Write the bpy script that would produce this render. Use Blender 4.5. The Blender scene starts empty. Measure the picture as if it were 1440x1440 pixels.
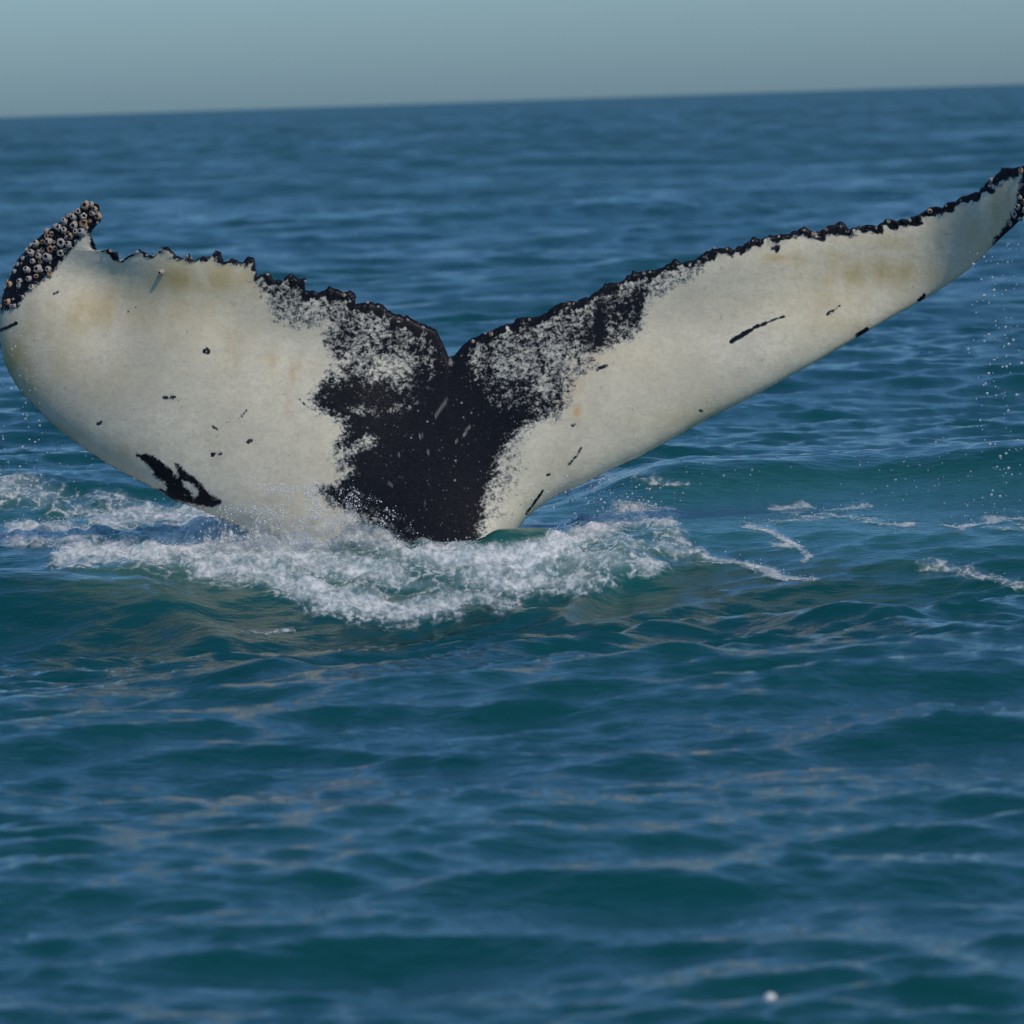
import bpy, math, random
import numpy as np
from mathutils import Vector, Matrix
random.seed(7); RNG = np.random.default_rng(11)
sc = bpy.context.scene
COL = sc.collection

# ------------------------------------------------------------------ camera
DIST = 25.0                    # metres from lens to the tail
S = 0.0031                     # metres per photo pixel (1440 wide) at the tail
F = DIST / S
PITCH = math.atan(578.5 / F); ROLL = math.atan(47 / 1440)
f_ = np.array([0, math.cos(PITCH), -math.sin(PITCH)])
r_ = np.array([1.0, 0, 0]); u_ = np.cross(r_, f_)
Rv = r_ * math.cos(ROLL) - u_ * math.sin(ROLL)
Uv = u_ * math.cos(ROLL) + r_ * math.sin(ROLL)
def ray(px, py):
    px = np.asarray(px, float); py = np.asarray(py, float)
    return f_ * F + (px - 720)[..., None] * Rv + (720 - py)[..., None] * Uv
_b = ray(600, 752); CAMH = float(-_b[2] / _b[1] * DIST)
CAM = np.array([0, 0, CAMH])
def at(px, py, y):
    d = ray(px, py); return CAM + d * (np.asarray(y, float) / d[..., 1])[..., None]
def ground(px, py, z=0.0):
    d = ray(px, py); return CAM + d * ((z - CAMH) / d[..., 2])[..., None]
def project(P):
    Q = P - CAM; w = Q @ f_
    return 720 + F * (Q @ Rv) / w, 720 - F * (Q @ Uv) / w
cam = bpy.data.cameras.new('camera'); co = bpy.data.objects.new('camera', cam); COL.objects.link(co)
M3 = Matrix((tuple(Rv), tuple(Uv), tuple(-f_))).transposed()
co.matrix_world = Matrix.Translation(CAM) @ M3.to_4x4()
cam.sensor_width = 36; cam.lens = 36 * F / 1440
cam.clip_start = 0.5; cam.clip_end = 60000
cam.dof.use_dof = True; cam.dof.focus_distance = DIST; cam.dof.aperture_fstop = 5.6
sc.camera = co

# ------------------------------------------------------------------ light
SUN = Vector((0.42, -0.43, 0.80)).normalized()
el = math.asin(SUN.z); az = math.atan2(SUN.x, SUN.y)
w = bpy.data.worlds.new('World'); sc.world = w; w.use_nodes = True
nt = w.node_tree; nt.nodes.clear()
sky = nt.nodes.new('ShaderNodeTexSky'); sky.sky_type = 'NISHITA'; sky.sun_disc = False
sky.sun_elevation = el; sky.sun_rotation = az
sky.air_density = 1.0; sky.dust_density = 1.15; sky.ozone_density = 6.0; sky.altitude = 0
bg = nt.nodes.new('ShaderNodeBackground'); bg.inputs[1].default_value = 0.110
wo = nt.nodes.new('ShaderNodeOutputWorld')
tint = nt.nodes.new('ShaderNodeMix'); tint.data_type = 'RGBA'; tint.blend_type = 'MULTIPLY'; tint.inputs[0].default_value = 1
tint.inputs[7].default_value = (0.74, 1.02, 1.24, 1)          # clean marine air: the whole sky a little less red
nt.links.new(sky.outputs[0], tint.inputs[6]); nt.links.new(tint.outputs[2], bg.inputs[0]); nt.links.new(bg.outputs[0], wo.inputs[0])
sl = bpy.data.lights.new('sun', 'SUN'); sl.energy = 2.45; sl.angle = math.radians(0.5); sl.color = (1, 0.85, 0.62)
so = bpy.data.objects.new('sun', sl); COL.objects.link(so)
so.rotation_euler = (-SUN).to_track_quat('-Z', 'Y').to_euler(); so.location = (5, 0, 12)
vs = sc.view_settings; vs.view_transform = 'Standard'; vs.look = 'None'; vs.gamma = 1; vs.exposure = 0.0
vs.use_curve_mapping = False
sc.render.resolution_x = 1024; sc.render.resolution_y = 1024

# ------------------------------------------------------------------ node helpers
class NT:
    def __init__(s, name):
        s.m = bpy.data.materials.new(name); s.m.use_nodes = True; s.t = s.m.node_tree
        s.b = s.t.nodes['Principled BSDF']
        s.out = s.t.nodes['Material Output']
    def n(s, typ, **k):
        o = s.t.nodes.new(typ)
        for a, v in k.items():
            if a.startswith('i_'):
                o.inputs[a[2:].replace('_', ' ')].default_value = v
            else: setattr(o, a, v)
        return o
    def l(s, a, b): s.t.links.new(a, b)
    def put(s, v, sock):
        if hasattr(v, 'is_linked'): s.l(v, sock)
        else: sock.default_value = v
    def math(s, op, a, b=0.5, clamp=False):
        o = s.n('ShaderNodeMath', operation=op); o.use_clamp = clamp
        s.put(a, o.inputs[0]); s.put(b, o.inputs[1]); return o.outputs[0]
    def mix(s, fac, a, b):
        o = s.n('ShaderNodeMix', data_type='RGBA')
        s.put(fac, o.inputs[0]); s.put(a, o.inputs[6]); s.put(b, o.inputs[7]); return o.outputs[2]
    def ramp(s, v, lo, hi, a=0.0, b=1.0):
        o = s.n('ShaderNodeMapRange', interpolation_type='SMOOTHSTEP')
        s.put(v, o.inputs[0]); s.put(lo, o.inputs[1]); s.put(hi, o.inputs[2]); o.inputs[3].default_value = a; o.inputs[4].default_value = b
        return o.outputs[0]
    def attr(s, name):
        return s.n('ShaderNodeAttribute', attribute_name=name).outputs['Fac']
    def noise(s, vec, scale, detail=3, rough=0.55, dist=0.0):
        o = s.n('ShaderNodeTexNoise', i_Scale=scale, i_Detail=detail, i_Roughness=rough, i_Distortion=dist)
        s.l(vec, o.inputs['Vector']); return o.outputs[0]
    def scaled(s, vec, sx, sy, sz, rz=0):
        o = s.n('ShaderNodeMapping'); o.inputs['Scale'].default_value = (sx, sy, sz); o.inputs['Rotation'].default_value = (0, rz, 0)
        s.l(vec, o.inputs[0]); return o.outputs[0]
    def coord(s): return s.n('ShaderNodeTexCoord').outputs['Object']
    def bump(s, h, strength, dist, prev=None):
        o = s.n('ShaderNodeBump'); o.inputs['Strength'].default_value = strength; o.inputs['Distance'].default_value = dist
        s.l(h, o.inputs['Height'])
        if prev is not None: s.l(prev, o.inputs['Normal'])
        return o.outputs[0]
def rgb(r, g, b): return (r, g, b, 1)

def mesh_obj(name, V, Fc, mats, parent=None, smooth=True, attrs=None, mi=None):
    me = bpy.data.meshes.new(name)
    V = np.asarray(V, np.float32); Fc = np.asarray(Fc, np.int32); k = Fc.shape[1]
    me.vertices.add(len(V)); me.vertices.foreach_set('co', V.ravel())
    me.loops.add(Fc.size); me.loops.foreach_set('vertex_index', Fc.ravel())
    me.polygons.add(len(Fc)); me.polygons.foreach_set('loop_start', np.arange(0, Fc.size, k, dtype=np.int32))
    me.polygons.foreach_set('use_smooth', np.full(len(Fc), smooth))
    for m in mats: me.materials.append(m)
    if mi is not None: me.polygons.foreach_set('material_index', np.asarray(mi, np.int32))
    me.update(calc_edges=True)
    for a, v in (attrs or {}).items():
        me.attributes.new(a, 'FLOAT', 'POINT').data.foreach_set('value', np.asarray(v, np.float32))
    o = bpy.data.objects.new(name, me); COL.objects.link(o)
    if parent: o.parent = parent
    return o

# ------------------------------------------------------------------ pixel-polyline helpers (tracing onto real surfaces)
def seg_dist(px, py, pts, closed=False):
    pts = list(pts) + ([pts[0]] if closed else [])
    d = np.full(px.shape, 1e9)
    for (ax, ay), (bx, by) in zip(pts[:-1], pts[1:]):
        vx, vy = bx - ax, by - ay; L = vx * vx + vy * vy + 1e-9
        t = np.clip(((px - ax) * vx + (py - ay) * vy) / L, 0, 1)
        d = np.minimum(d, (px - ax - t * vx) ** 2 + (py - ay - t * vy) ** 2)
    return np.sqrt(d)
def inside(px, py, pts):
    c = np.zeros(px.shape, bool)
    for (ax, ay), (bx, by) in zip(pts, pts[1:] + pts[:1]):
        if ay == by: continue
        c ^= ((ay > py) != (by > py)) & (px < (bx - ax) * (py - ay) / (by - ay) + ax)
    return c
def poly_soft(px, py, pts, soft):
    d = seg_dist(px, py, pts, True); d = np.where(inside(px, py, pts), d, -d)
    t = np.clip(d / soft * 0.5 + 0.5, 0, 1); return t * t * (3 - 2 * t)
def resample(pts, n):
    p = np.asarray(pts, float); d = np.r_[0, np.cumsum(np.hypot(*np.diff(p, axis=0).T))]
    t = np.linspace(0, d[-1], n); return np.c_[np.interp(t, d, p[:, 0]), np.interp(t, d, p[:, 1])]
def smooth_curve(p, sig):
    k = np.arange(-int(3 * sig), int(3 * sig) + 1); g = np.exp(-k * k / (2 * sig * sig)); g /= g.sum()
    n = len(k) // 2
    q = np.r_[2 * p[0] - p[n:0:-1], p, 2 * p[-1] - p[-2:-n - 2:-1]]
    return np.c_[np.convolve(q[:, 0], g, 'valid'), np.convolve(q[:, 1], g, 'valid')]

# ------------------------------------------------------------------ sea
def wave_tile(L, N, l0, l1, ang, power, slope, seed, pk=4.0):
    rg = np.random.default_rng(seed)
    k1 = 2 * np.pi * np.fft.fftfreq(N, L / N); kx, ky = np.meshgrid(k1, k1, indexing='ij')
    k = np.hypot(kx, ky); k[0, 0] = 1e-6
    win = np.clip((k - 2*np.pi/l1) / (2*np.pi/l1*0.3) + 0.5, 0, 1) * np.clip((2*np.pi/l0 - k) / (2*np.pi/l0*0.25) + 0.5, 0, 1)
    th = np.arctan2(ky, kx)
    D = np.abs(np.cos(th - ang)) ** power if power else np.ones_like(k)
    A = np.sqrt(win * D * k ** -pk)
    H = A * (rg.normal(size=k.shape) + 1j * rg.normal(size=k.shape)); H[0, 0] = 0
    h = np.fft.ifft2(H); 
    sx = np.fft.ifft2(1j * kx * H).real; sy = np.fft.ifft2(1j * ky * H).real
    sc_ = slope / math.sqrt((sx ** 2 + sy ** 2).mean())
    dx = np.fft.ifft2(1j * kx / k * H).real; dy = np.fft.ifft2(1j * ky / k * H).real
    return L, h.real * sc_, dx * sc_, dy * sc_
def sample(tile, x, y, which=(1, 2, 3)):
    L = tile[0]; N = tile[1].shape[0]
    u = (x / L % 1) * N; v = (y / L % 1) * N
    i = np.floor(u).astype(int) % N; j = np.floor(v).astype(int) % N; fu = u - np.floor(u); fv = v - np.floor(v)
    i2 = (i + 1) % N; j2 = (j + 1) % N; out = []
    for q in which:
        a = tile[q]; out.append((a[i, j] * (1 - fu) + a[i2, j] * fu) * (1 - fv) + (a[i, j2] * (1 - fu) + a[i2, j2] * fu) * fv)
    return out
WDIR = math.radians(99)
T_swell = wave_tile(173.0, 512, 1.7, 10.0, WDIR, 3, 0.055, 3)
T_mid = wave_tile(53.0, 1024, 0.30, 1.7, WDIR + 0.10, 5, 0.155, 5, 3.1)
T_small = wave_tile(17.0, 1024, 0.085, 0.45, WDIR - 0.04, 3.5, 0.18, 9, 2.9)
T_long = wave_tile(911.0, 512, 9.0, 40.0, WDIR + 0.05, 3, 0.035, 13)
T_lump = wave_tile(7.3, 512, 0.12, 0.6, 0, 0, 1.0, 21, 3.4)
T_patch = wave_tile(31.0, 256, 0.8, 6, 0, 0, 1.0, 23, 4.0)

def radii():
    r = [2.5]
    while r[-1] < 30000:
        x = r[-1]
        q = 0.02 if x < 7 else 0.003 if x < 19.5 else 0.0016 if x < 27.5 else 0.0022 if x < 45 else float(np.interp(math.log(x), [math.log(60), math.log(200), math.log(600), math.log(2500)], [0.003, 0.0038, 0.009, 0.016])) if x < 2500 else 0.15
        r.append(x * (1 + q))
    return np.array(r)
RR = radii()
a = [0.0]
while a[-1] < 0.135: a.append(a[-1] + 0.00068)
st = 0.00068
while a[-1] + st * 1.09 < math.pi: st *= 1.09; a.append(a[-1] + st)
a = np.array(a); a[-1] = math.pi
AA = np.r_[-a[:0:-1], a[:-1]]        # closed ring
nr, na = len(RR), len(AA)
X = RR[:, None] * np.sin(AA)[None]; Y = RR[:, None] * np.cos(AA)[None]
spc = np.maximum(np.gradient(RR)[:, None], RR[:, None] * np.gradient(AA)[None]) + 0 * X
X0, Y0 = X.ravel().copy(), Y.ravel().copy(); spc = spc.ravel()
# shape of the water disturbed by the tail
def ridge(pts, hgt, wid, ends=0.5, skew=1.0):
    p = np.array([ground(*q)[:2] for q in pts]); o = np.argsort(p[:, 0]); p = p[o]
    yc = np.interp(X0, p[:, 0], p[:, 1]); e = np.clip((X0 - p[0, 0]) / ends, 0, 1) * np.clip((p[-1, 0] - X0) / ends, 0, 1)
    e = e * e * (3 - 2 * e); dy = (Y0 - yc); ww = np.where(dy > 0, wid, wid * skew)
    return hgt * e * np.exp(-(dy / ww) ** 2)
near = np.exp(-(((X0 + 0.2) / 3.2) ** 4 + ((Y0 - 25.1) / 1.7) ** 4))
Zl = np.zeros_like(X0)
churn = np.exp(-((X0 / 3.0) ** 4 + ((Y0 - 21.9) / 1.3) ** 4))
slick = np.exp(-(((X0 - 1.6) / 1.6) ** 4 + ((Y0 - 25.6) / 1.0) ** 4))
Zl += ridge([(700, 712), (900, 705), (1200, 690), (1500, 684), (1800, 690)], 0.25, 0.9, 0.9, 0.62)     # green swell behind the tail
Zl += ridge([(150, 880), (430, 905), (640, 875), (960, 810), (1200, 825), (1500, 850)], 0.06, 0.45, 0.6)    # lip in front of the white water
Zl += ridge([(-200, 800), (80, 800), (200, 800), (400, 830)], 0.07, 0.4, 0.5)
Zl += ridge([(270, 752), (420, 752), (575, 760)], 0.13, 0.22, 0.25, 0.8)                              # water heaped against the tail
Zl += ridge([(625, 772), (700, 766), (820, 762)], 0.10, 0.22, 0.22)
Zl += ridge([(560, 792), (760, 795), (860, 770), (960, 765)], 0.07, 0.20, 0.35)
Zl -= 0.05 * np.exp(-(((X0 + 0.1) / 0.9) ** 2 + ((Y0 - 23.6) / 0.5) ** 2))
unres = np.zeros_like(X0); var = np.full_like(X0, 0.010 ** 2)
dX = np.zeros_like(X0); dY = np.zeros_like(X0); dZ = np.zeros_like(X0)
for T, lam, chop, k in ((T_long, 14.0, 0.9, 1 - near), (T_swell, 3.0, 0.9, 1 - 0.35 * near), (T_mid, 0.75, 0.85, 1 - 0.55 * near - 0.25 * slick + 0.25 * churn), (T_small, 0.17, 0.7, 1 - 0.35 * near - 0.4 * slick + 0.5 * churn)):
    wt = np.clip(1.5 - spc / (0.75 * lam), 0, 1) * k
    var += {14.0: 0.035, 3.0: 0.055, 0.75: 0.10, 0.17: 0.045}[lam] ** 2 * (1 - np.clip(1.5 - spc / (0.75 * lam), 0, 1) ** 2)
    unres += (1 - np.clip(1.5 - spc / (0.75 * lam), 0, 1)) * {14.0: 0.1, 3.0: 0.2, 0.75: 0.4, 0.17: 0.3}[lam]
    h, hx, hy = sample(T, X0 + 500, Y0 + 500)
    dZ += wt * h; dX += wt * chop * hx; dY += wt * chop * hy
dZ += Zl
# traced strokes of white water, and one of painted glints: (points, half width px, strength)
FOAM_GLINT = [([(-30, 690), (40, 692), (70, 706)], 20, .62), ([(60, 700), (160, 705), (200, 712)], 10, .4),
 ([(10, 752), (70, 757), (140, 745), (200, 730), (265, 712)], 12, .75), ([(85, 788), (150, 776), (225, 787)], 12, .95),
 ([(175, 760), (260, 765)], 9, .55), ([(140, 735), (220, 722), (300, 728)], 13, .8), ([(170, 700), (240, 712), (300, 722)], 8, .6),
 ([(265, 750), (330, 738), (400, 738), (435, 757)], 18, 1.0), ([(225, 772), (300, 777), (370, 782), (460, 772)], 24, .95),
 ([(275, 802), (350, 808), (410, 828)], 12, .95), ([(400, 795), (500, 800), (560, 800)], 22, .72), ([(380, 752), (480, 748), (550, 758)], 12, .85), ([(300, 755), (380, 765)], 20, .9), ([(560, 790), (640, 812), (740, 822), (820, 812)], 16, .62), ([(850, 760), (930, 770), (980, 778)], 10, .6), ([(60, 715), (130, 725)], 10, .5), ([(470, 838), (540, 846)], 12, .6), ([(430, 828), (500, 850), (560, 866), (640, 858)], 15, .85),
 ([(420, 760), (500, 762), (560, 768)], 10, .8), ([(500, 800), (560, 820), (640, 838), (720, 850)], 10, .6),
 ([(590, 778), (650, 786), (730, 781), (800, 766), (830, 748), (872, 730), (940, 737)], 13, 1.0),
 ([(640, 802), (730, 802), (850, 787), (910, 792)], 17, .72), ([(700, 828), (800, 828), (860, 815)], 9, .5),
 ([(560, 756), (620, 735), (690, 732), (760, 735)], 6, .45), ([(870, 735), (925, 745), (965, 762)], 6, .8), ([(905, 720), (940, 733)], 6, .6),
 ([(1055, 735), (1085, 747), (1115, 766), (1142, 786)], 5, 1.0), ([(1082, 766), (1112, 774)], 4, .9), ([(985, 780), (1060, 800), (1138, 815)], 4.5, 1.0),
 ([(1100, 722), (1145, 704)], 5, .7), ([(1160, 716), (1205, 708)], 6, .7), ([(1080, 732), (1160, 728), (1240, 734), (1282, 733)], 4, .75),
 ([(1328, 738), (1345, 743), (1390, 730), (1470, 730)], 4.5, .85), ([(1290, 795), (1360, 805), (1450, 832)], 8, .72), ([(1380, 742), (1450, 745)], 4, .5),
 ([(930, 672), (960, 676)], 5, .7), ([(780, 690), (860, 672), (930, 668)], 8, .42), ([(340, 890), (425, 888)], 3.5, .62), ([(960, 770), (1000, 790)], 4, .7)]  # the last but one paints specular glints onto the water as white
P0 = np.c_[X0 + dX, Y0 + dY, dZ]
m = (Y0 > 17) & (Y0 < 30) & (np.abs(X0) < 4.5)
idx = np.where(m)[0]; ppx, ppy = project(P0[idx])
foam = np.zeros(len(X0)); fm = np.zeros(len(idx)); fw = np.zeros(len(idx))
wob = sample(T_lump, X0[idx] * 0.6, Y0[idx] * 0.6, (1, 2)); s1 = wob[0].std()
qx = ppx + 9 * wob[0] / s1; qy = ppy + 4 * wob[1] / s1
for pts, wd, stg in FOAM_GLINT:
    d = seg_dist(qx, qy * 1.0, pts); v_ = stg * (1.0 if wd > 8 else 0.8) * np.exp(-(d / (wd * (1.4 if wd > 8 else 1.1))) ** 2); fm = np.maximum(fm, v_)
    if wd > 8: fw = np.maximum(fw, v_)
foam[idx] = fm
aer = np.zeros(len(X0))
for pts, wd, stg in [([(150, 770), (560, 790), (900, 770)], 60, 1), ([(640, 740), (1000, 745), (1250, 740)], 45, .9), ([(900, 700), (1500, 690)], 40, .8), ([(1250, 760), (1500, 740)], 40, .6), ([(-50, 720), (200, 740)], 40, .6)]:
    aer[idx] = np.maximum(aer[idx], stg * np.exp(-(seg_dist(ppx, ppy, pts) / wd) ** 2))
lump, = sample(T_lump, X0[idx], Y0[idx], (1,)); lump = lump / lump.std()
lump2, = sample(T_lump, X0[idx] * 2.3 + 3, Y0[idx] * 1.5 + 1, (1,)); lump2 = lump2 / lump2.std()
rough = np.clip(fw * 1.5, 0, 1)
dZ[idx] += rough * (0.010 * np.abs(lump) + 0.009 * lump2) + 0.008 * rough
V = np.c_[X0 + dX, Y0 + dY, dZ]
V = np.vstack([V, [[0, 0, 0]]])
ii = np.arange(nr - 1)[:, None] * na; jj = np.arange(na)[None]; j2 = (jj + 1) % na
Q = np.stack([ii + jj, ii + na + jj, ii + na + j2, ii + j2], -1).reshape(-1, 4)
Q = Q[:, ::-1]
ctr = np.array([[len(X0), j, (j + 1) % na, (j + 1) % na] for j in range(na)])   # middle of the disc
def water_material():
    t = NT('sea_water'); c = t.coord(); b = t.b
    fo = t.attr('foam'); ae = t.attr('aerated')
    n1 = t.noise(t.scaled(c, 1, 0.55, 1), 11.0, 6, 0.68, 0.8); n2 = t.noise(t.scaled(c, 1, 0.35, 1), 42.0, 5, 0.65)
    n0 = t.noise(t.scaled(c, 1, 0.5, 1), 3.2, 3, 0.55, 1.2)
    nn = t.math('ADD', t.math('ADD', t.math('MULTIPLY', n1, 0.36), t.math('MULTIPLY', n2, 0.20)), t.math('MULTIPLY', n0, 0.44))
    thr = t.math('SUBTRACT', t.math('SUBTRACT', 0.70, t.math('MULTIPLY', fo, 0.34)), nn)      # negative where foam lies
    fac = t.ramp(thr, 0.10, -0.16)
    gate = t.ramp(fo, 0.08, 0.40); fac = t.math('MULTIPLY', fac, gate)
    wv = t.n('ShaderNodeVectorMath', operation='ADD'); nv = t.n('ShaderNodeTexNoise', i_Scale=5.0, i_Detail=3.0); t.l(c, nv.inputs['Vector'])
    ns = t.n('ShaderNodeVectorMath', operation='SCALE'); ns.inputs['Scale'].default_value = 0.22; t.l(nv.outputs['Color'], ns.inputs[0])
    t.l(t.scaled(c, 1, 0.5, 1), wv.inputs[0]); t.l(ns.outputs[0], wv.inputs[1])
    vo = t.n('ShaderNodeTexVoronoi', feature='DISTANCE_TO_EDGE', i_Scale=9.0); t.l(wv.outputs[0], vo.inputs['Vector'])
    lace = t.math('MULTIPLY', t.ramp(vo.outputs['Distance'], 0.13, 0.01), t.math('MULTIPLY', t.ramp(fo, 0.10, 0.45), t.ramp(n2, 0.35, 0.6)))
    fac = t.math('MAXIMUM', fac, t.math('MULTIPLY', lace, 0.75))
    wcol = t.mix(t.ramp(t.noise(c, 0.25, 2), 0.3, 0.7), rgb(0.0010, 0.043, 0.047), rgb(0.0010, 0.049, 0.047))
    wcol = t.mix(t.math('MULTIPLY', ae, t.ramp(n1, 0.2, 0.75, 0.5, 1.0)), wcol, rgb(0.016, 0.105, 0.092))
    wcol = t.mix(t.math('MULTIPLY', t.ramp(fo, 0.15, 0.9), 0.55), wcol, rgb(0.15, 0.24, 0.26))
    fcol = t.mix(t.ramp(n2, 0.35, 0.65), rgb(0.30, 0.34, 0.36), rgb(0.60, 0.61, 0.60))
    t.l(t.mix(fac, wcol, fcol), b.inputs['Base Color'])
    b.inputs['IOR'].default_value = 1.333
    b.subsurface_method = 'BURLEY'
    b.inputs['Subsurface Weight'].default_value = 1.0; b.inputs['Subsurface Radius'].default_value = (0.6, 1.0, 1.0); b.inputs['Subsurface Scale'].default_value = 0.6
    un = t.attr('unresolved')
    gust = t.math('ADD', t.math('MULTIPLY', t.noise(t.scaled(c, 0.55, 0.14, 1), 1.0, 5, 0.62), 0.6), t.math('MULTIPLY', t.noise(t.scaled(c, 0.1, 0.03, 1), 1.0, 4, 0.6), 0.4))
    rw = t.math('MULTIPLY', t.attr('micro'), t.ramp(gust, 0.36, 0.64, 0.62, 1.22))
    t.l(t.math('MAXIMUM', rw, t.math('MULTIPLY', fac, 0.75)), b.inputs['Roughness'])
    rip = t.noise(t.scaled(c, 1.0, 1.7, 1), 14.0, 4, 0.55, 0.3)
    far = t.math('MULTIPLY', t.noise(t.scaled(c, 1.0, 1.6, 1), 1.6, 5, 0.62), un)
    far2 = t.math('MULTIPLY', t.noise(t.scaled(c, 0.6, 1.2, 1), 0.35, 3, 0.6), un)
    bp = t.bump(rip, 0.45, 0.02); bp = t.bump(far, 0.35, 0.25, bp); bp = t.bump(far2, 0.5, 0.8, bp)
    bp = t.bump(t.math('MULTIPLY', nn, t.ramp(fo, 0.1, 0.6)), 0.6, 0.05, bp)
    t.l(bp, b.inputs['Normal'])
    return t.m
sea_mat = water_material()
sea = mesh_obj('sea', V, np.vstack([Q, ctr[:0]]) , [sea_mat], attrs={'foam': np.r_[foam, 0], 'aerated': np.r_[aer, 0], 'unresolved': np.r_[unres, 0], 'micro': np.r_[np.sqrt(1.4 * np.sqrt(var)) , 0.3]})
sea['kind'] = 'structure'

# ------------------------------------------------------------------ the whale's tail
TL = [(631,502),(622,480),(612,462),(595,455),(575,446),(552,440),(541,431),(534,426),(517,425),(500,427),(499,410),(492,408),(484,413),(472,406),(462,404),(450,410),(430,407),(429,391),(420,392),(407,385),(397,395),(385,393),(377,382),(362,389),(357,364),(350,361),(340,369),(327,363),(315,369),(310,354),(302,354),(297,362),(285,361),(275,366),(266,358),(258,364),(246,359),(240,350),(235,345),(225,352),(220,361),(207,356),(196,351),(185,362),(172,370),(165,357),(155,350),(147,355),(140,355),(134,345),(127,334),(127,327),(136,317),(143,309),(141,299),(139,288)]
LL = [(606,960),(570,930),(520,880),(460,825),(400,778),(340,742),(283,717),(247,705),(227,693),(200,678),(177,667),(150,652),(120,632),(90,610),(67,591),(50,573),(32,555),(15,529),(5,508),(0,478),(-1,452),(0,430),(4,412),(15,385),(24,364),(39,350),(50,337),(60,329),(75,319),(90,309),(99,300),(112,293),(120,286),(130,284),(139,288)]
TR = [(631,502),(639,500),(650,486),(662,477),(677,470),(690,466),(702,459),(717,455),(730,447),(742,444),(757,446),(767,440),(780,429),(792,426),(807,424),(820,420),(835,414),(845,405),(855,397),(866,400),(880,392),(890,381),(900,383),(910,380),(927,379),(942,370),(949,364),(957,370),(978,365),(989,356),(1009,348),(1020,347),(1030,351),(1048,341),(1060,334),(1070,337),(1082,330),(1103,330),(1117,325),(1131,320),(1145,327),(1162,320),(1183,314),(1197,322),(1218,315),(1232,319),(1249,307),(1263,311),(1280,306),(1298,299),(1308,292),(1318,293),(1332,287),(1357,276),(1377,268),(1388,254),(1398,250),(1409,235),(1423,236),(1440,233),(1454,232),(1466,243)]
LR = [(606,960),(640,905),(690,800),(740,728),(758,713),(783,696),(820,680),(845,667),(870,655),(895,645),(920,631),(945,618),(980,597),(1009,582),(1044,565),(1079,547),(1114,527),(1148,509),(1183,488),(1218,467),(1252,447),(1287,428),(1322,407),(1357,383),(1384,358),(1405,337),(1426,318),(1440,304),(1458,276),(1466,243)]
CX = 620.0
def depth(px, py):
    x = (px - CX) * S; z = (750 - py) * S
    d = 0.17 * z - 0.06 * x
    d = d + 0.36 * (np.clip(-x - 0.55, 0, None) / 1.35) ** 2            # left lobe bends back
    d = d - 1.25 * 0.05 * np.log1p(np.exp(np.clip((x - 2.17) / 0.05, -30, 30)))              # right tip curls forward
    d = d + 0.10 * np.exp(-((x + 1.45) / 0.22) ** 2 - ((z - 1.05) / 0.3) ** 2)
    d = d + 0.015 * np.sin(x * 7 + 1.3) * np.exp(-((z - 1.1) / 0.4) ** 2)
    return d
NU, NV = 520, 120
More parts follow.
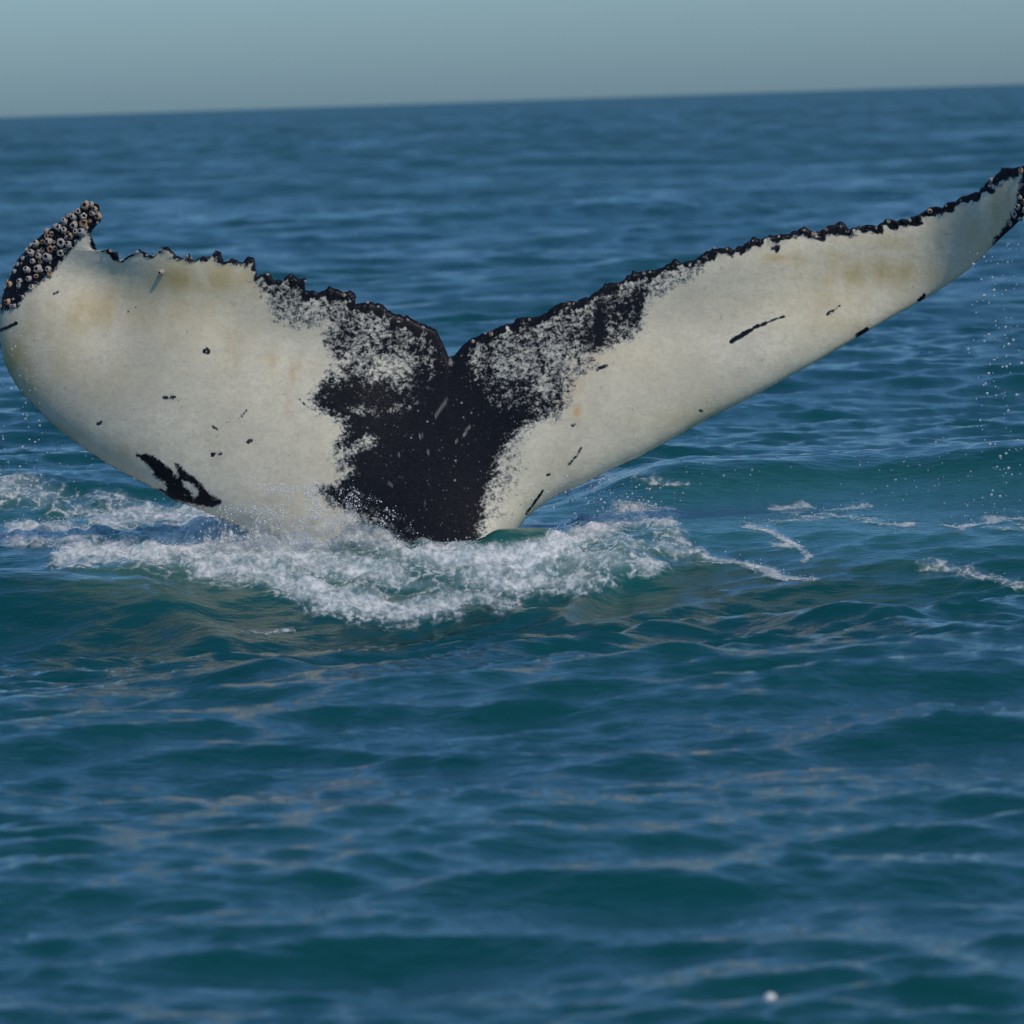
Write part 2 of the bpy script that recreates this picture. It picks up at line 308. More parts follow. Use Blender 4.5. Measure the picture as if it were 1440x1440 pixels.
def lobe(Tp, Lp, seed):
    rg = np.random.default_rng(seed)
    T = resample(Tp, NU)
    kn = np.convolve(rg.normal(size=NU + 14), np.hanning(7) / 1.7, 'same')[7:-7] * np.clip(np.arange(NU) / 60, 0, 1) * np.clip((NU - 1 - np.arange(NU)) / 40, 0, 1)
    T[:, 1] -= 1.1 * kn; T[:, 0] += 0.6 * np.roll(kn, 3); Ts = smooth_curve(T, 14); Ts[0] = T[0]; Ts[-1] = T[-1]
    fade = np.clip(np.minimum(np.arange(NU), np.arange(NU)[::-1]) / 20, 0, 1)[:, None]
    Ts = T + (Ts - T) * fade
    L = smooth_curve(resample(Lp, NU), 3); L[0] = Lp[0]; L[-1] = Lp[-1]
    s = np.linspace(0, 1, NV); v = 0.5 * s + 0.5 * np.sin(s * np.pi / 2)            # 0 trailing .. 1 leading, dense at the leading edge
    v[-1] = 1
    P = Ts[:, None] + (L - Ts)[:, None] * v[None, :, None]
    ch = np.hypot(*(L - Ts).T)
    dist = v[None] * ch[:, None]                                                     # px from smooth trailing edge
    P = P + (T - Ts)[:, None] * np.exp(-(dist / 16.0) ** 1.3)[..., None]
    xx = 1 - v                                                                       # airfoil from leading edge
    prof = 5 * (0.2969 * np.sqrt(xx) - 0.126 * xx - 0.3516 * xx ** 2 + 0.2843 * xx ** 3 - 0.1036 * xx ** 4)
    u = np.linspace(0, 1, NU)
    tm = ch * S * np.interp(u, [0, 0.25, 0.5, 0.8, 1], [0.16, 0.19, 0.20, 0.18, 0.13])
    half = tm[:, None] * prof[None]
    ln = np.convolve(rg.normal(size=NU + 14), np.hanning(9) / 2.1, 'same')[7:-7]
    edge = np.exp(-(dist / 9.0) ** 2) * (0.006 + 0.006 * np.abs(ln))[:, None]
    half = np.maximum(half, 0.0) + edge * np.clip(v * 60, 0, 1)[None] * 1.0
    zz = (750 - P[..., 1]) * S; cxx = (P[..., 0] - CX) * S
    hc = np.interp(P[..., 1], [440, 495, 540, 600, 660, 720, 780, 860, 960], [.010, .012, .030, .060, .095, .14, .18, .21, .22])
    hc = hc * np.exp(-(cxx / 0.55) ** 2) + 0.07 * (1 - np.exp(-(cxx / 0.55) ** 2))
    wc = np.exp(-(cxx / 0.30) ** 4) * np.clip((1 - v) * 5, 0, 1)[None] * np.clip(dist / 14, 0, 1); half = half * (1 - wc) + hc * wc
    half[-1] = 0; half[:, -1] = 0; half[:, 0] = 0
    d0 = DIST + depth(P[..., 0], P[..., 1])
    away = np.clip(u / 0.35, 0, 1)[:, None] * np.clip((1 - u) / 0.12, 0, 1)[:, None]
    d0 = d0 - away * (0.045 * np.exp(-(dist / 55.0) ** 2) - 0.012 * np.exp(-((dist - 95) / 45.0) ** 2))
    return d0, half, P, dist
def grid_faces(n, mm, off, flip):
    i = np.arange(n - 1)[:, None] * mm; j = np.arange(mm - 1)[None]
    q = np.stack([i + j, i + j + 1, i + mm + j + 1, i + mm + j], -1).reshape(-1, 4) + off
    return q[:, ::-1] if flip else q
verts, faces, pxs, dts, isf = [], [], [], [], []
off = 0
LB = [lobe(TL, LL, 31), lobe(TR, LR, 32)]
h_l, h_r = LB[0][1], LB[1][1]
for k, (d0, _, P, dist) in enumerate(LB):
    half = (h_l, h_r)[k]
    fr = at(P[..., 0], P[..., 1], d0 - half); bk = at(P[..., 0], P[..., 1], d0 + half)
    for side, A in ((0, fr), (1, bk)):
        verts.append(A.reshape(-1, 3)); pxs.append(P.reshape(-1, 2)); dts.append(dist.ravel()); isf.append(np.full(NU * NV, 1 - side))
        faces.append(grid_faces(NU, NV, off, (k == 0) == (side == 0))); off += NU * NV
WV = np.vstack(verts); WP = np.vstack(pxs); WD = np.concatenate(dts); WF = np.concatenate(isf); WQ = np.vstack(faces)
BASE = np.array([at(CX, 752, DIST)[0], DIST, 0.0])
px, py = WP.T
# black skin: 1 solid, ~0.5 mottled, 0 white
solid = [(596,458),(622,470),(631,505),(642,498),(668,476),(664,512),(676,540),(700,566),(742,572),(752,585),(730,606),(714,625),(700,648),(690,680),(678,735),(660,990),(540,990),(500,800),(520,745),(500,722),(450,694),(452,688),(476,680),(492,662),(482,650),(486,640),(505,634),(528,622),(520,612),(494,628),(470,634),(488,612),(486,590),(452,578),(440,560),(462,552),(500,575),(560,578),(590,560),(604,520),(606,490)]
motL = [(356,372),(430,392),(500,418),(580,448),(612,470),(612,560),(590,580),(520,585),(470,582),(432,572),(440,548),(456,520),(468,505),(452,476),(452,458),(415,462),(384,452),(372,425),(356,408)]
motR = [(650,500),(672,474),(740,444),(840,408),(900,386),(1000,352),(985,384),(945,408),(912,424),(902,450),(888,478),(858,490),(842,490),(836,512),(818,530),(806,566),(788,588),(752,598),(728,610),(690,600),(660,560)]
black = np.maximum.reduce([0.44 * poly_soft(px, py, motL, 14), 0.47 * poly_soft(px, py, motR, 14)])
for cx, cy, sx, sy, g in [(530,560,80,22,.34),(600,540,18,60,.4),(480,552,40,20,.25),(520,485,60,18,.10),(560,440,50,12,.2),(540,510,60,16,-.06),(440,400,50,12,.12),(405,418,40,12,.1),
                          (700,560,50,24,.30),(760,575,50,16,.12),(790,470,40,20,.06),(760,510,70,20,-.05),(843,460,7,60,.35),(832,478,22,26,.25),(900,440,12,50,.35),(870,440,30,30,.12),(680,500,14,30,.1),(960,390,40,16,-.12)]:
    inm = np.maximum(poly_soft(px, py, motL, 14), poly_soft(px, py, motR, 14))
    black += inm * g * np.exp(-((px - cx) / sx) ** 2 - ((py - cy) / sy) ** 2)
black = np.maximum(black, 1.0 * poly_soft(px, py, solid, 20))
black = np.maximum(black, 0.30 * poly_soft(px, py, [(660,620),(760,590),(740,640),(720,690),(700,740),(670,740)], 40))
black = np.maximum(black, 0.46 * poly_soft(px, py, [(492,640),(536,612),(545,640),(500,668),(478,700),(470,650)], 16))
# black serrated border along the trailing edge
ul = px
bw = np.interp(px, [100, 160, 350, 380, 500, 620, 700, 900, 960, 1100, 1400], [7, 8, 8, 12, 15, 16, 14, 12, 11, 10, 12])
bn = sample(T_lump, px * 0.02, py * 0.02, (1,))[0]; bn /= bn.std()
black = np.maximum(black, np.clip(0.5 + (bw * (1 + 0.28 * bn) - WD) / 9.0, 0, 1.1))
# left tip, crusted
tipL = [(-20,452),(4,438),(26,432),(34,414),(50,401),(72,388),(82,370),(100,351),(114,334),(124,322),(160,312),(160,270),(100,270),(-20,390)]
black = np.maximum(black, poly_soft(px, py, tipL, 7))
tipR = [(1434,262),(1428,292),(1418,312),(1396,342),(1404,352),(1480,310),(1480,230),(1440,236)]
black = np.maximum(black, poly_soft(px, py, tipR, 6))
blot = [(193,640),(205,638),(216,641),(226,648),(238,658),(248,672),(252,668),(246,652),(252,654),(262,664),(274,670),(282,682),(292,692),(304,700),(313,705),(300,713),(285,712),(272,708),(256,706),(240,702),(230,694),(222,688),(236,692),(232,678),(222,672),(212,668),(216,664),(206,652)]
hole = [(256,676),(266,678),(276,686),(280,698),(273,702),(268,692),(260,686)]
black = np.maximum(black, poly_soft(px, py, blot, 5) * (1 - poly_soft(px, py, hole, 5)))
for pts, wd in [([(1029,480),(1042,472),(1050,467)], 3.6), ([(1050,467),(1062,460),(1075,455)], 2.9), ([(1075,455),(1090,449),(1103,445)], 1.6), ([(1164,442),(1171,437)], 2.5), ([(1171,437),(1181,430)], 1.3), ([(1206,472),(1218,464)], 4), ([(1293,422),(1300,415)], 3),
                ([(0,465),(10,461),(22,455)], 3.0), ([(800,653),(812,640),(818,628)], 1.5), ([(740,722),(752,706),(764,690)], 1.7), ([(985,577),(987,578)], 2.5), ([(349,622),(352,620)], 3.2), ([(299,639),(300,639)], 3), ([(309,638),(312,637)], 2.6),
                ([(230,558),(236,560)], 2.2), ([(240,559),(246,558)], 2), ([(138,596),(142,594)], 3), ([(840,520),(852,514)], 2.5), ([(805,598),(808,597)], 2.6), ([(770,668),(773,667)], 2.4), ([(1045,350),(1050,346)], 3), ([(1085,350),(1095,346),(1092,354)], 2.6), ([(1398,336),(1402,333)], 2),
                ([(1108,300),(1112,300)],2), ([(76,413),(82,410)], 1.8), ([(300,600),(306,604)], 1.6), ([(340,585),(346,578)], 1.5), ([(420,560),(428,568)], 1.4), ([(560,455),(580,452)],3)]:
    d = seg_dist(px, py, pts); black = np.maximum(black, np.clip(0.95 - (d - wd + 1.9) / 3.0, 0, 0.90 if wd >= 2.9 else 0.66))
dr = np.hypot((px - 290) / 5.4, (py - 494) / 4.6); black = np.maximum(black, np.clip(1.3 - 2.0 * np.abs(dr - 0.6), 0, 0.85))
# pale scratches and dots on the black
pale = np.zeros_like(px)
for pts, wd in [([(612,586),(620,574),(629,562)], 1.3), ([(652,612),(656,606),(661,601)], 1.5), ([(641,622),(644,620)], 1.2), ([(590,614),(593,613)], 1.8), ([(601,636),(602,637)], 1.5), ([(560,640),(561,640)], 1.3), ([(545,680),(551,684)],1.4), ([(597,707),(598,709)],1.3),([(634,508),(634,511)],2.6)]:
    pale = np.maximum(pale, np.clip(1 - (seg_dist(px, py, pts) - wd + 1.0) / 1.5, 0, 1) * 0.45)
# yellowish algae film
stain = np.zeros_like(px)
for cx, cy, sx, sy, g in [(130,440,80,34,.72),(270,392,120,26,.9),(180,415,80,26,.6),(20,500,40,80,.9),(240,430,160,50,.45),(100,520,90,60,.35),(1350,330,60,40,.5),(1200,420,140,40,.35),(150,640,90,22,.45),(60,470,40,60,.5),(30,540,30,45,.8),(90,610,60,26,.55),(330,480,14,40,.55),(350,400,60,30,.5),(335,505,10,22,.5),(380,500,14,20,.4),(1230,385,110,24,.85),(1150,365,90,16,.6),(1270,340,80,16,.5),(1240,455,120,14,.5),(1412,290,22,45,1.0),(1300,350,24,40,.5),(1090,362,22,10,.6),(1390,335,30,30,.7),(1330,420,80,14,.5),(1060,345,60,10,.4),(1000,590,120,14,.3),(880,500,60,20,.2)]:
    stain = np.maximum(stain, g * np.exp(-((px - cx) / sx) ** 2 - ((py - cy) / sy) ** 2))
orange = np.zeros_like(px)
for cx, cy, sx, sy, g in [(411,525,5,14,.8),(420,510,4,10,.5),(384,508,6,12,.5),(405,570,5,20,.35),(810,578,6,10,1.0),(806,545,12,14,.6),(790,565,18,14,.45),(830,510,16,12,.35),(1098,362,16,5,.6),(120,430,30,16,.25)]:
    orange = np.maximum(orange, g * np.exp(-((px - cx) / sx) ** 2 - ((py - cy) / sy) ** 2))
black = np.where(WF > 0.5, black, np.maximum(black, 1.0))                 # dark back of the tail
def skin_material():
    t = NT('whale_skin'); c = t.coord(); b = t.b
    bl = t.attr('black'); st_ = t.attr('stain'); og = t.attr('orange'); pl = t.attr('pale')
    e1 = t.noise(t.scaled(c, 1, 1, 1.2, 0.45), 44.0, 4, 0.60, 0.35); e2 = t.noise(c, 100.0, 3, 0.6, 0.2); e3 = t.noise(c, 9.0, 3, 0.5)
    nn = t.math('ADD', t.math('ADD', t.math('MULTIPLY', e1, 0.50), t.math('MULTIPLY', e2, 0.30)), t.math('MULTIPLY', e3, 0.20))
    nn = t.ramp(nn, 0.29, 0.71)
    dd = t.math('SUBTRACT', bl, t.math('ADD', t.math('MULTIPLY', nn, 0.92), 0.04))
    fac = t.ramp(dd, -0.27, 0.22)
    # thin scrape marks dot the black
    v1 = t.n('ShaderNodeTexVoronoi', i_Scale=26.0); t.l(c, v1.inputs['Vector'])
    cell = t.n('ShaderNodeSeparateColor'); t.l(v1.outputs['Color'], cell.inputs[0])
    dots = t.math('MULTIPLY', t.ramp(v1.outputs['Distance'], 0.17, 0.08), t.math('GREATER_THAN', cell.outputs[0], 0.80))
    v2 = t.n('ShaderNodeTexVoronoi', i_Scale=70.0); t.l(c, v2.inputs['Vector'])
    c2 = t.n('ShaderNodeSeparateColor'); t.l(v2.outputs['Color'], c2.inputs[0])
    dots2 = t.math('MULTIPLY', t.ramp(v2.outputs['Distance'], 0.30, 0.12), t.math('GREATER_THAN', c2.outputs[1], 0.86))
    dots = t.math('MAXIMUM', t.math('MULTIPLY', dots, 0.5), t.math('MULTIPLY', dots2, 0.22))
    m1 = t.noise(c, 2.3, 4, 0.6); m2 = t.noise(t.scaled(c, 1.0, 1, 1.7, 0.6), 15.0, 6, 0.66, 0.4)
    white = t.mix(t.ramp(m1, 0.3, 0.7), rgb(0.58, 0.515, 0.375), rgb(0.72, 0.65, 0.495))
    white = t.mix(t.ramp(m2, 0.40, 0.72, 0, 0.5), white, rgb(0.47, 0.43, 0.33))
    white = t.mix(t.ramp(t.noise(c, 55.0, 4, 0.65), 0.42, 0.66, 0, 0.28), white, rgb(0.40, 0.37, 0.29))
    sp = t.ramp(t.noise(c, 120.0, 2, 0.5), 0.66, 0.74, 0, 0.35); white = t.mix(sp, white, rgb(0.30, 0.29, 0.26))
    sn = t.math('MULTIPLY', st_, t.ramp(t.noise(t.scaled(c, 1.6, 1, 0.7), 6.0, 5, 0.6), 0.30, 0.66, 0.15, 1.1))
    white = t.mix(t.math('MULTIPLY', sn, 0.95), white, rgb(0.42, 0.325, 0.13))
    white = t.mix(t.math('MULTIPLY', og, t.ramp(e1, 0.35, 0.6, 0.3, 0.9)), white, rgb(0.55, 0.33, 0.12))
    # grey bruised edge to the mottling
    white = t.mix(t.math('MULTIPLY', t.math('MULTIPLY', t.ramp(dd, -0.38, -0.08), 0.55), t.ramp(bl, 0.06, 0.25)), white, rgb(0.22, 0.25, 0.28))
    blk = t.mix(t.ramp(e2, 0.4, 0.7), rgb(0.006, 0.007, 0.010), rgb(0.013, 0.013, 0.016))
    blk = t.mix(t.math('MAXIMUM', dots, pl), blk, rgb(0.50, 0.49, 0.46))
    t.l(t.mix(fac, white, blk), b.inputs['Base Color'])
    t.l(t.ramp(fac, 0, 1, 0.50, 0.42), b.inputs['Roughness']); t.l(t.ramp(fac, 0, 1, 0.35, 0.10), b.inputs['Specular IOR Level'])
    bp = t.bump(t.noise(t.scaled(c, 1, 1, 1.6, 0.5), 22.0, 4, 0.6), 0.22, 0.008); bp = t.bump(e2, 0.22, 0.003, bp)
    run = t.noise(t.scaled(c, 1.0, 1, 0.16, 0.35), 26.0, 4, 0.6, 0.2)
    bp = t.bump(run, 0.10, 0.006, bp)
    wet = t.ramp(t.noise(t.scaled(c, 1.0, 1, 0.3, 0.35), 7.0, 4, 0.6), 0.40, 0.68)
    t.l(t.math('MULTIPLY', t.math('MULTIPLY', wet, 0.30), t.ramp(fac, 0, 1, 1.0, 0.15)), b.inputs['Coat Weight']); b.inputs['Coat Roughness'].default_value = 0.18; b.inputs['Coat IOR'].default_value = 1.33
    t.l(bp, b.inputs['Normal']); return t.m
skin = skin_material()
whale = bpy.data.objects.new('humpback_whale', None); COL.objects.link(whale); whale.location = BASE
whale.empty_display_size = 0.5
whale['label'] = 'humpback whale tail raised from the sea, white underside with black centre and barnacled tips'
whale['category'] = 'whale'
fluke = mesh_obj('tail_fluke', WV - BASE, WQ, [skin], whale, attrs={'black': black, 'stain': stain, 'orange': orange, 'pale': pale})
import bmesh
bm = bmesh.new(); bm.from_mesh(fluke.data); bmesh.ops.remove_doubles(bm, verts=bm.verts, dist=0.0004)
bm.to_mesh(fluke.data); bm.free()
for p in fluke.data.polygons: p.use_smooth = True

# barnacles: ribbed cones with an open dark mouth, standing on the skin
def barnacle_mesh(name, seed, seg=10):
    rg = np.random.default_rng(seed); rings = [(1.05, -0.25), (1.0, 0.05), (0.82, 0.45), (0.62, 0.72), (0.46, 0.70), (0.34, 0.42)]
    Vv = []; 
    for k, (rr, zz) in enumerate(rings):
        for i in range(seg):
            a_ = 2 * math.pi * i / seg; q = rr * (1 + (0.10 if i % 2 else -0.06) * (k < 4)) * (1 + 0.06 * rg.normal())
            Vv.append((q * math.cos(a_), q * math.sin(a_), zz + 0.05 * rg.normal()))
    Fq = []; mi = []
    for k in range(len(rings) - 1):
        for i in range(seg):
            Fq.append((k * seg + i, k * seg + (i + 1) % seg, (k + 1) * seg + (i + 1) % seg, (k + 1) * seg + i)); mi.append(0 if k < 4 else 1)
    n = (len(rings) - 1) * seg; Vv.append((0, 0, 0.40)); c_ = len(Vv) - 1
    for i in range(0, seg, 2): Fq.append((n + i, n + (i + 1) % seg, n + (i + 2) % seg, c_)); mi.append(1)
    return Vv, Fq, mi
def shell_material(name, a_, b_, rim):
    t = NT(name); c = t.coord()
    col = t.mix(t.ramp(t.noise(c, 2.5, 4, 0.6), 0.35, 0.65), rgb(*a_), rgb(*b_))
    z = t.n('ShaderNodeSeparateXYZ'); t.l(c, z.inputs[0])
    col = t.mix(t.math('MULTIPLY', t.ramp(z.outputs[2], 0.35, 0.75), 0.6), col, rgb(*rim))
    t.l(col, t.b.inputs['Base Color']); t.b.inputs['Roughness'].default_value = 0.6
    t.l(t.bump(t.noise(c, 6, 4), 0.5, 0.08), t.b.inputs['Normal']); return t.m
shells = [shell_material('barnacle_shell_pale', (.52,.46,.40), (.34,.29,.25), (.66,.58,.48)), shell_material('barnacle_shell_ochre', (.40,.24,.11), (.56,.46,.36), (.34,.13,.03)), shell_material('barnacle_shell_grey', (.30,.28,.27), (.46,.42,.40), (.50,.46,.42))]
mouth = NT('barnacle_mouth'); mouth.b.inputs['Roughness'].default_value = 0.5
mouth.l(mouth.mix(mouth.noise(mouth.coord(), 3.0), rgb(.010,.009,.009), rgb(.05,.035,.03)), mouth.b.inputs['Base Color']); mouth = mouth.m
BM = []
for k in range(6):
    Vv, Fq, mi = barnacle_mesh('barnacle', 50 + k)
    o = mesh_obj('barnacle', Vv, Fq, [shells[k % 3], mouth], None, True, None, mi); BM.append(o.data); bpy.data.objects.remove(o)
fs = np.where(WF > 0.5)[0]; fpx = WP[fs]
g = WV[WQ]; nrm = np.zeros_like(WV); fn = np.cross(g[:, 2] - g[:, 0], g[:, 3] - g[:, 1])
for c in range(4): np.add.at(nrm, WQ[:, c], fn)
nrm /= np.linalg.norm(nrm, axis=1)[:, None] + 1e-12
if nrm[fs][:, 1].mean() > 0: nrm = -nrm
def barnacle(bx, by, rpx, kind=None, tall=1.0):
    i = fs[np.argmin((fpx[:, 0] - bx) ** 2 + (fpx[:, 1] - by) ** 2)]
    n = Vector(nrm[i]); n = (n + Vector((random.uniform(-.45, .45), 0, random.uniform(-.3, .55)))).normalized()
    k = random.randrange(6) if kind is None else kind
    o = bpy.data.objects.new('barnacle', BM[k]); COL.objects.link(o); o.parent = whale
    r = rpx * S * random.uniform(0.62, 1.18)
    o.location = Vector(WV[i] - BASE) - n * r * random.uniform(0.0, 0.35); o.rotation_mode = 'QUATERNION'
    q = n.to_track_quat('Z', 'Y'); q = q @ Matrix.Rotation(random.uniform(0, 6.28), 3, 'Z').to_quaternion()
    o.rotation_quaternion = q; o.scale = (r, r * random.uniform(.85, 1.1), r * tall * random.uniform(.85, 1.2))
TIPB = [(27,395,7),(41,392,7),(38,380,6.5),(53,379,7.5),(68,379,7),(54,360,6),(66,362,7.5),(85,356,7),(86,341,7.5),(44,355,5.5),(32,363,6),(60,340,5.5),(69,340,5.5),(73,329,6),(99,333,6),(90,323,6),(83,320,6),(104,317,7),(103,306,7),(118,304,7),(118,314,6.5),(91,311,5.5),(76,317,5),(133,294,6),(120,290,5.5),(137,305,6),(115,327,6),(66,333,5),(51,342,5.5),(71,350,5),(24,371,5),(51,388,5),(96,344,5),(78,350,4.5),(110,298,5),(126,311,5),(128,287,5),(107,326,5),(70,386,4),(20,382,4.5),(14,400,4.5),(60,351,4.5),(130,300,5),(12,425,4.5),(46,368,4),(93,334,4.5),(76,340,4.5),(64,323,4.5),(40,344,4),(122,320,4.5)]
for bx, by, rp in TIPB: barnacle(bx, by, rp, tall=1.15)
for k in range(240):
    bx, by = random.uniform(0, 142), random.uniform(284, 432)
    if inside(np.array([bx]), np.array([by]), tipL)[0] and min(math.hypot(bx - q[0], by - q[1]) for q in TIPB) > 4.5 and len(TIPB) < 95:
        TIPB.append((bx, by, 3)); barnacle(bx, by, random.uniform(1.6, 4.4), tall=random.uniform(.7, 1.2))
for bx, by, rp in [(1436,240,5),(1450,240,6),(1437,260,4.5),(1434,278,4.5),(1431,291,5),(1427,302,5),(1436,308,4.5),(1440,284,5.5),(1452,262,6),(1445,296,6),(1420,314,3.5),(1446,250,5),(1393,254,4),(1392,261,3),(1308,297,3.5),(1145,329,3.8),(1162,323,2.4),(1131,323,2.2),(1249,311,2.5),(1330,290,2),
                   (517,426,3.4),(484,415,2.6),(377,385,2.6),(594,462,3),(690,468,3),(684,470,2.6),(664,480,3),(800,428,2.4),(806,427,2.6),(914,381,2.4),(905,384,2.2),(1005,350,2.4),(1280,309,2.6),(302,358,2.2),(575,448,2.2),(1058,338,2.2),(1183,318,2.2),(1210,319,2),(1095,333,2),(430,396,2),(270,363,2.2),(150,356,2.6),(156,353,2.6),(340,372,2),(206,359,2),(990,360,2),(870,401,2),(745,448,2),(1022,351,2),(1232,321,2.2)]: barnacle(bx, by, rp, kind=random.choice((0, 1, 2, 3)))
barnacle(228, 384, 5.5, 0, 3.0); barnacle(182, 437, 3.6, 0, 0.7); barnacle(192, 432, 2.5, 0, 0.6)

# ------------------------------------------------------------------ spray and froth
def ico():
    t = (1 + 5 ** .5) / 2
    v = np.array([(-1,t,0),(1,t,0),(-1,-t,0),(1,-t,0),(0,-1,t),(0,1,t),(0,-1,-t),(0,1,-t),(t,0,-1),(t,0,1),(-t,0,-1),(-t,0,1)], float); v /= np.linalg.norm(v[0])
    f = np.array([(0,11,5),(0,5,1),(0,1,7),(0,7,10),(0,10,11),(1,5,9),(5,11,4),(11,10,2),(10,7,6),(7,1,8),(3,9,4),(3,4,2),(3,2,6),(3,6,8),(3,8,9),(4,9,5),(2,4,11),(6,2,10),(8,6,7),(9,8,1)])
    return v, f
IV, IF = ico()
def drops(name, P, r, mat, label, cat, stretch=None):
    P = np.asarray(P); r = np.asarray(r); n = len(P)
    sc3 = np.ones((n, 1, 3)) if stretch is None else stretch[:, None, :]
    VV = (P[:, None] + IV[None] * sc3 * r[:, None, None]).reshape(-1, 3)
    FF = (IF[None] + 12 * np.arange(n)[:, None, None]).reshape(-1, 3)
    o = mesh_obj(name, VV, FF, [mat]); o['kind'] = 'stuff'; o['label'] = label; o['category'] = cat; return o
def drop_material():
    t = NT('spray_water'); t.b.inputs['IOR'].default_value = 1.33; t.b.inputs['Roughness'].default_value = 0.12
    c = t.coord(); t.l(t.mix(t.noise(c, 5), rgb(.62,.64,.66), rgb(.8,.8,.8)), t.b.inputs['Base Color']); t.b.inputs['Transmission Weight'].default_value = 0.45
    return t.m
spray = drop_material()
def pt(x, y, dep): return at(x, y, dep)
PP, RRd = [], []
def cloud(n, fx, fy, fd, r0, r1):
    x = fx(n); y = fy(n); PP.append(pt(x, y, fd(n))); RRd.append(r0 + (r1 - r0) * RNG.random(n) ** 2.5)
U = lambda a_, b_: (lambda n: RNG.uniform(a_, b_, n))
G = lambda m_, s_: (lambda n: RNG.normal(m_, s_, n))
cloud(85, G(1402, 22), U(335, 560), U(24.4, 25.0), .0028, .0085)
cloud(70, G(1400, 34), U(520, 740), U(24.4, 25.6), .0028, .008)
cloud(60, U(1180, 1440), G(680, 34), U(24.2, 25.8), .0025, .006)
cloud(50, G(32, 16), U(440, 700), U(24.2, 25.2), .0025, .006)
cloud(50, U(0, 200), G(640, 40), U(25.2, 26.5), .0025, .006)
cloud(170, G(850, 50), G(700, 16), U(24.6, 25.6), .0028, .007)
cloud(40, U(880, 1120), G(660, 24), U(25, 26.5), .0025, .006)
drops('flying_droplets', np.vstack(PP), np.concatenate(RRd), spray, 'scattered drops of water falling from the tail tips and splash', 'spray')

# froth: beads of water thrown up along the white water, and the splash against the tail
foam_mat = NT('froth'); fb = foam_mat.b; fb.inputs['Roughness'].default_value = 0.5
foam_mat.l(foam_mat.mix(foam_mat.noise(foam_mat.coord(), 8.0), rgb(.60,.62,.63), rgb(.72,.73,.73)), fb.inputs['Base Color']); foam_mat = foam_mat.m
SV = V[:-1]; cand = np.where(foam > 0.45)[0]
pk = RNG.choice(cand, 6000, p=foam[cand] ** 2 / (foam[cand] ** 2).sum())
hgt = RNG.exponential(0.012, len(pk)); FP = SV[pk] + np.c_[RNG.normal(0, .02, len(pk)), RNG.normal(0, .04, len(pk)), hgt]
FR = 0.0010 + 0.0026 * RNG.random(len(pk)) ** 3
# fringe of spray above the splash at the foot of the left lobe
n = 9000; sx_ = RNG.normal(435, 75, n); prof_x = [270, 300, 330, 370, 400, 440, 480, 510, 540, 575, 600]; prof_y = [738, 722, 704, 694, 690, 688, 692, 698, 714, 744, 756]
top = np.interp(sx_, prof_x, prof_y)
sy_ = top + RNG.uniform(-6, 60, n) - RNG.exponential(4, n)
clump = sample(T_lump, sx_ * 0.008, sy_ * 0.012, (1,))[0]; ok = (clump / clump.std() + RNG.normal(0, .5, n) > 0.2) & (sx_ > 275) & (sx_ < 590) & (sy_ < 775)
sd = DIST - 0.16 - 0.22 * RNG.random(n)
SP = at(sx_, sy_, sd)[ok]; SR = (0.0008 + 0.0036 * RNG.random(n) ** 5)[ok]
drops('froth', np.vstack([FP, SP]), np.concatenate([FR, SR]), foam_mat, 'white froth and beads of spray churned up at the foot of the tail', 'foam')

# curtains of thrown water, bulging and torn
def splash_material():
    t = NT('thrown_water'); c = t.coord(); b = t.b; h = t.attr('rise')
    n1 = t.noise(t.scaled(c, 1, 1, 0.8), 17.0, 6, 0.66, 0.9); n2 = t.noise(c, 75.0, 3, 0.6)
    nn = t.math('ADD', t.math('MULTIPLY', n1, 0.7), t.math('MULTIPLY', n2, 0.3))
    al = t.ramp(t.math('SUBTRACT', nn, t.math('ADD', t.math('MULTIPLY', h, 0.22), 0.36)), 0.0, 0.20)
    al = t.math('MULTIPLY', al, t.ramp(h, 1.0, 0.75)); t.l(t.math('MULTIPLY', al, 0.85), b.inputs['Alpha'])
    t.l(t.mix(t.ramp(n2, 0.35, 0.65), rgb(.42,.45,.45), rgb(.70,.70,.69)), b.inputs['Base Color']); b.inputs['Roughness'].default_value = 0.4
    t.l(t.bump(nn, 0.6, 0.03), b.inputs['Normal']); return t.m
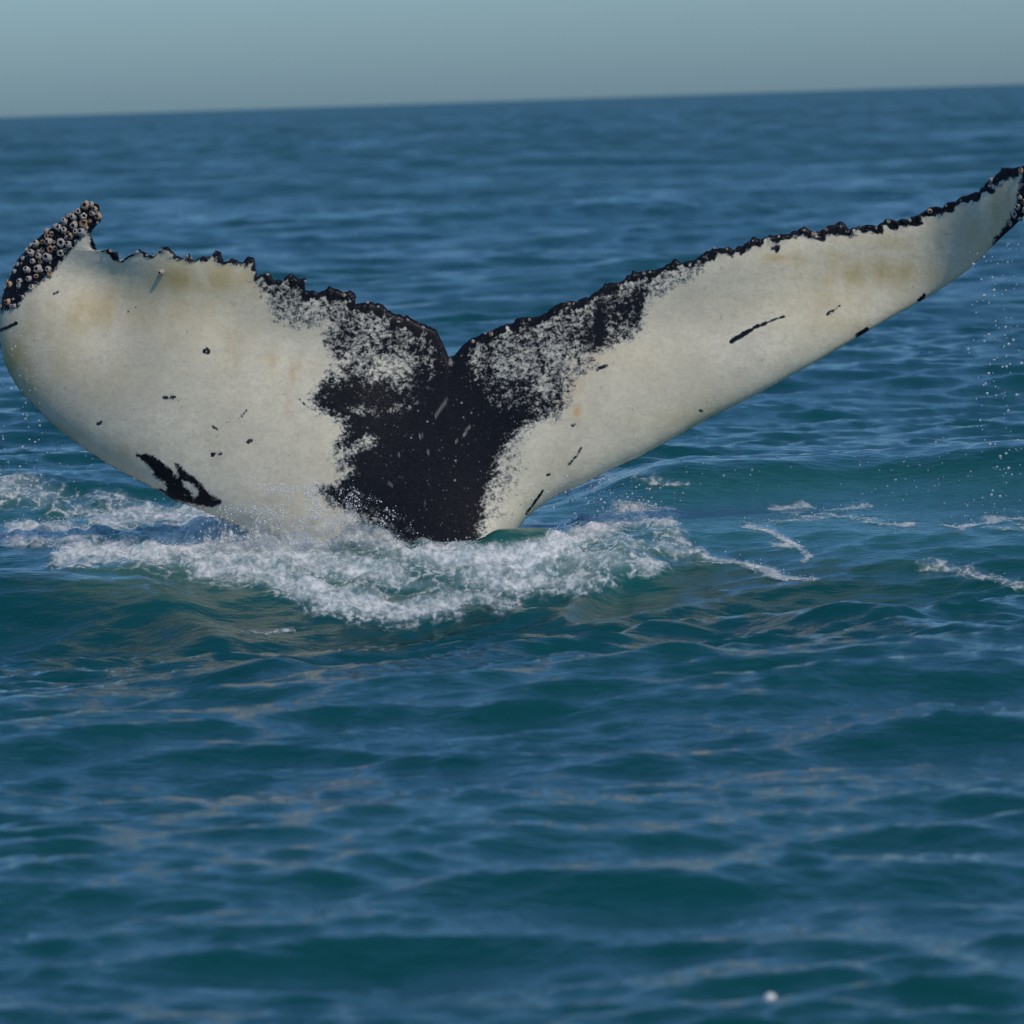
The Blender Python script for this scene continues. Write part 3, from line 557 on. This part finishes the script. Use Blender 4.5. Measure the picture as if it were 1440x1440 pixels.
nx, nz = 160, 40; SVt, SFt, SHt = [], [], []
for k, (dep, dx_, lift) in enumerate(((0.16, 0, 4), (0.27, -14, -4), (0.38, 10, -14))):
    gx = np.linspace(262, 600, nx)[:, None] + dx_ + np.zeros((1, nz)); hh = np.linspace(0, 1, nz)[None] + 0 * gx
    tp = np.interp(gx - dx_, prof_x, prof_y) - lift + 4 * np.sin(gx * 0.11 + k * 2) + 3 * np.sin(gx * 0.27 + k)
    gy = 790 + (tp - 8 - 790) * hh
    lm = sample(T_lump, gx * 0.004 + k, gy * 0.005, (1,))[0]; lm /= lm.std()
    dd_ = DIST - dep - 0.05 * np.sin(hh * 2.4) + 0.02 * lm
    e = np.clip((gx - dx_ - 262) / 40, 0, 1) * np.clip((600 - gx + dx_) / 40, 0, 1)
    SVt.append(at(gx, gy, dd_).reshape(-1, 3)); SHt.append(np.maximum(hh, 1 - e).ravel()); SFt.append(grid_faces(nx, nz, k * nx * nz, False))
splash = mesh_obj('splash', np.vstack(SVt), np.vstack(SFt), [splash_material()], attrs={'rise': np.concatenate(SHt)})
splash['kind'] = 'stuff'; splash['label'] = 'torn curtain of white splash water climbing the foot of the tail'; splash['category'] = 'splash'
# a white fleck on the near water, standing in for a bright glint
nb = np.where((Y0 > 9) & (Y0 < 15) & (np.abs(X0) < 2))[0]; fx_, fy_ = project(SV[nb])
nb = nb[np.hypot(fx_ - 1083, fy_ - 1403) < 6]; j = nb[np.argmin(SV[nb, 1])]
fv = []; ff = []
for k in range(9):
    q = IV * np.array([.013, .013, .011]) * random.uniform(.6, 1.1) + np.array([random.uniform(-.006, .006), random.uniform(-.006, .006), random.uniform(0, .005)])
    ff += [tuple(int(i) + 12 * k for i in f3) for f3 in IF]; fv += [tuple(p) for p in q]
fleck = mesh_obj('glint_fleck', fv, ff, [foam_mat]); fleck.location = SV[j] + np.array([0, 0, 0.004])
fleck['label'] = 'single small white fleck standing in for a glint on the open water'; fleck['category'] = 'foam fleck'
bpy.context.view_layer.update()
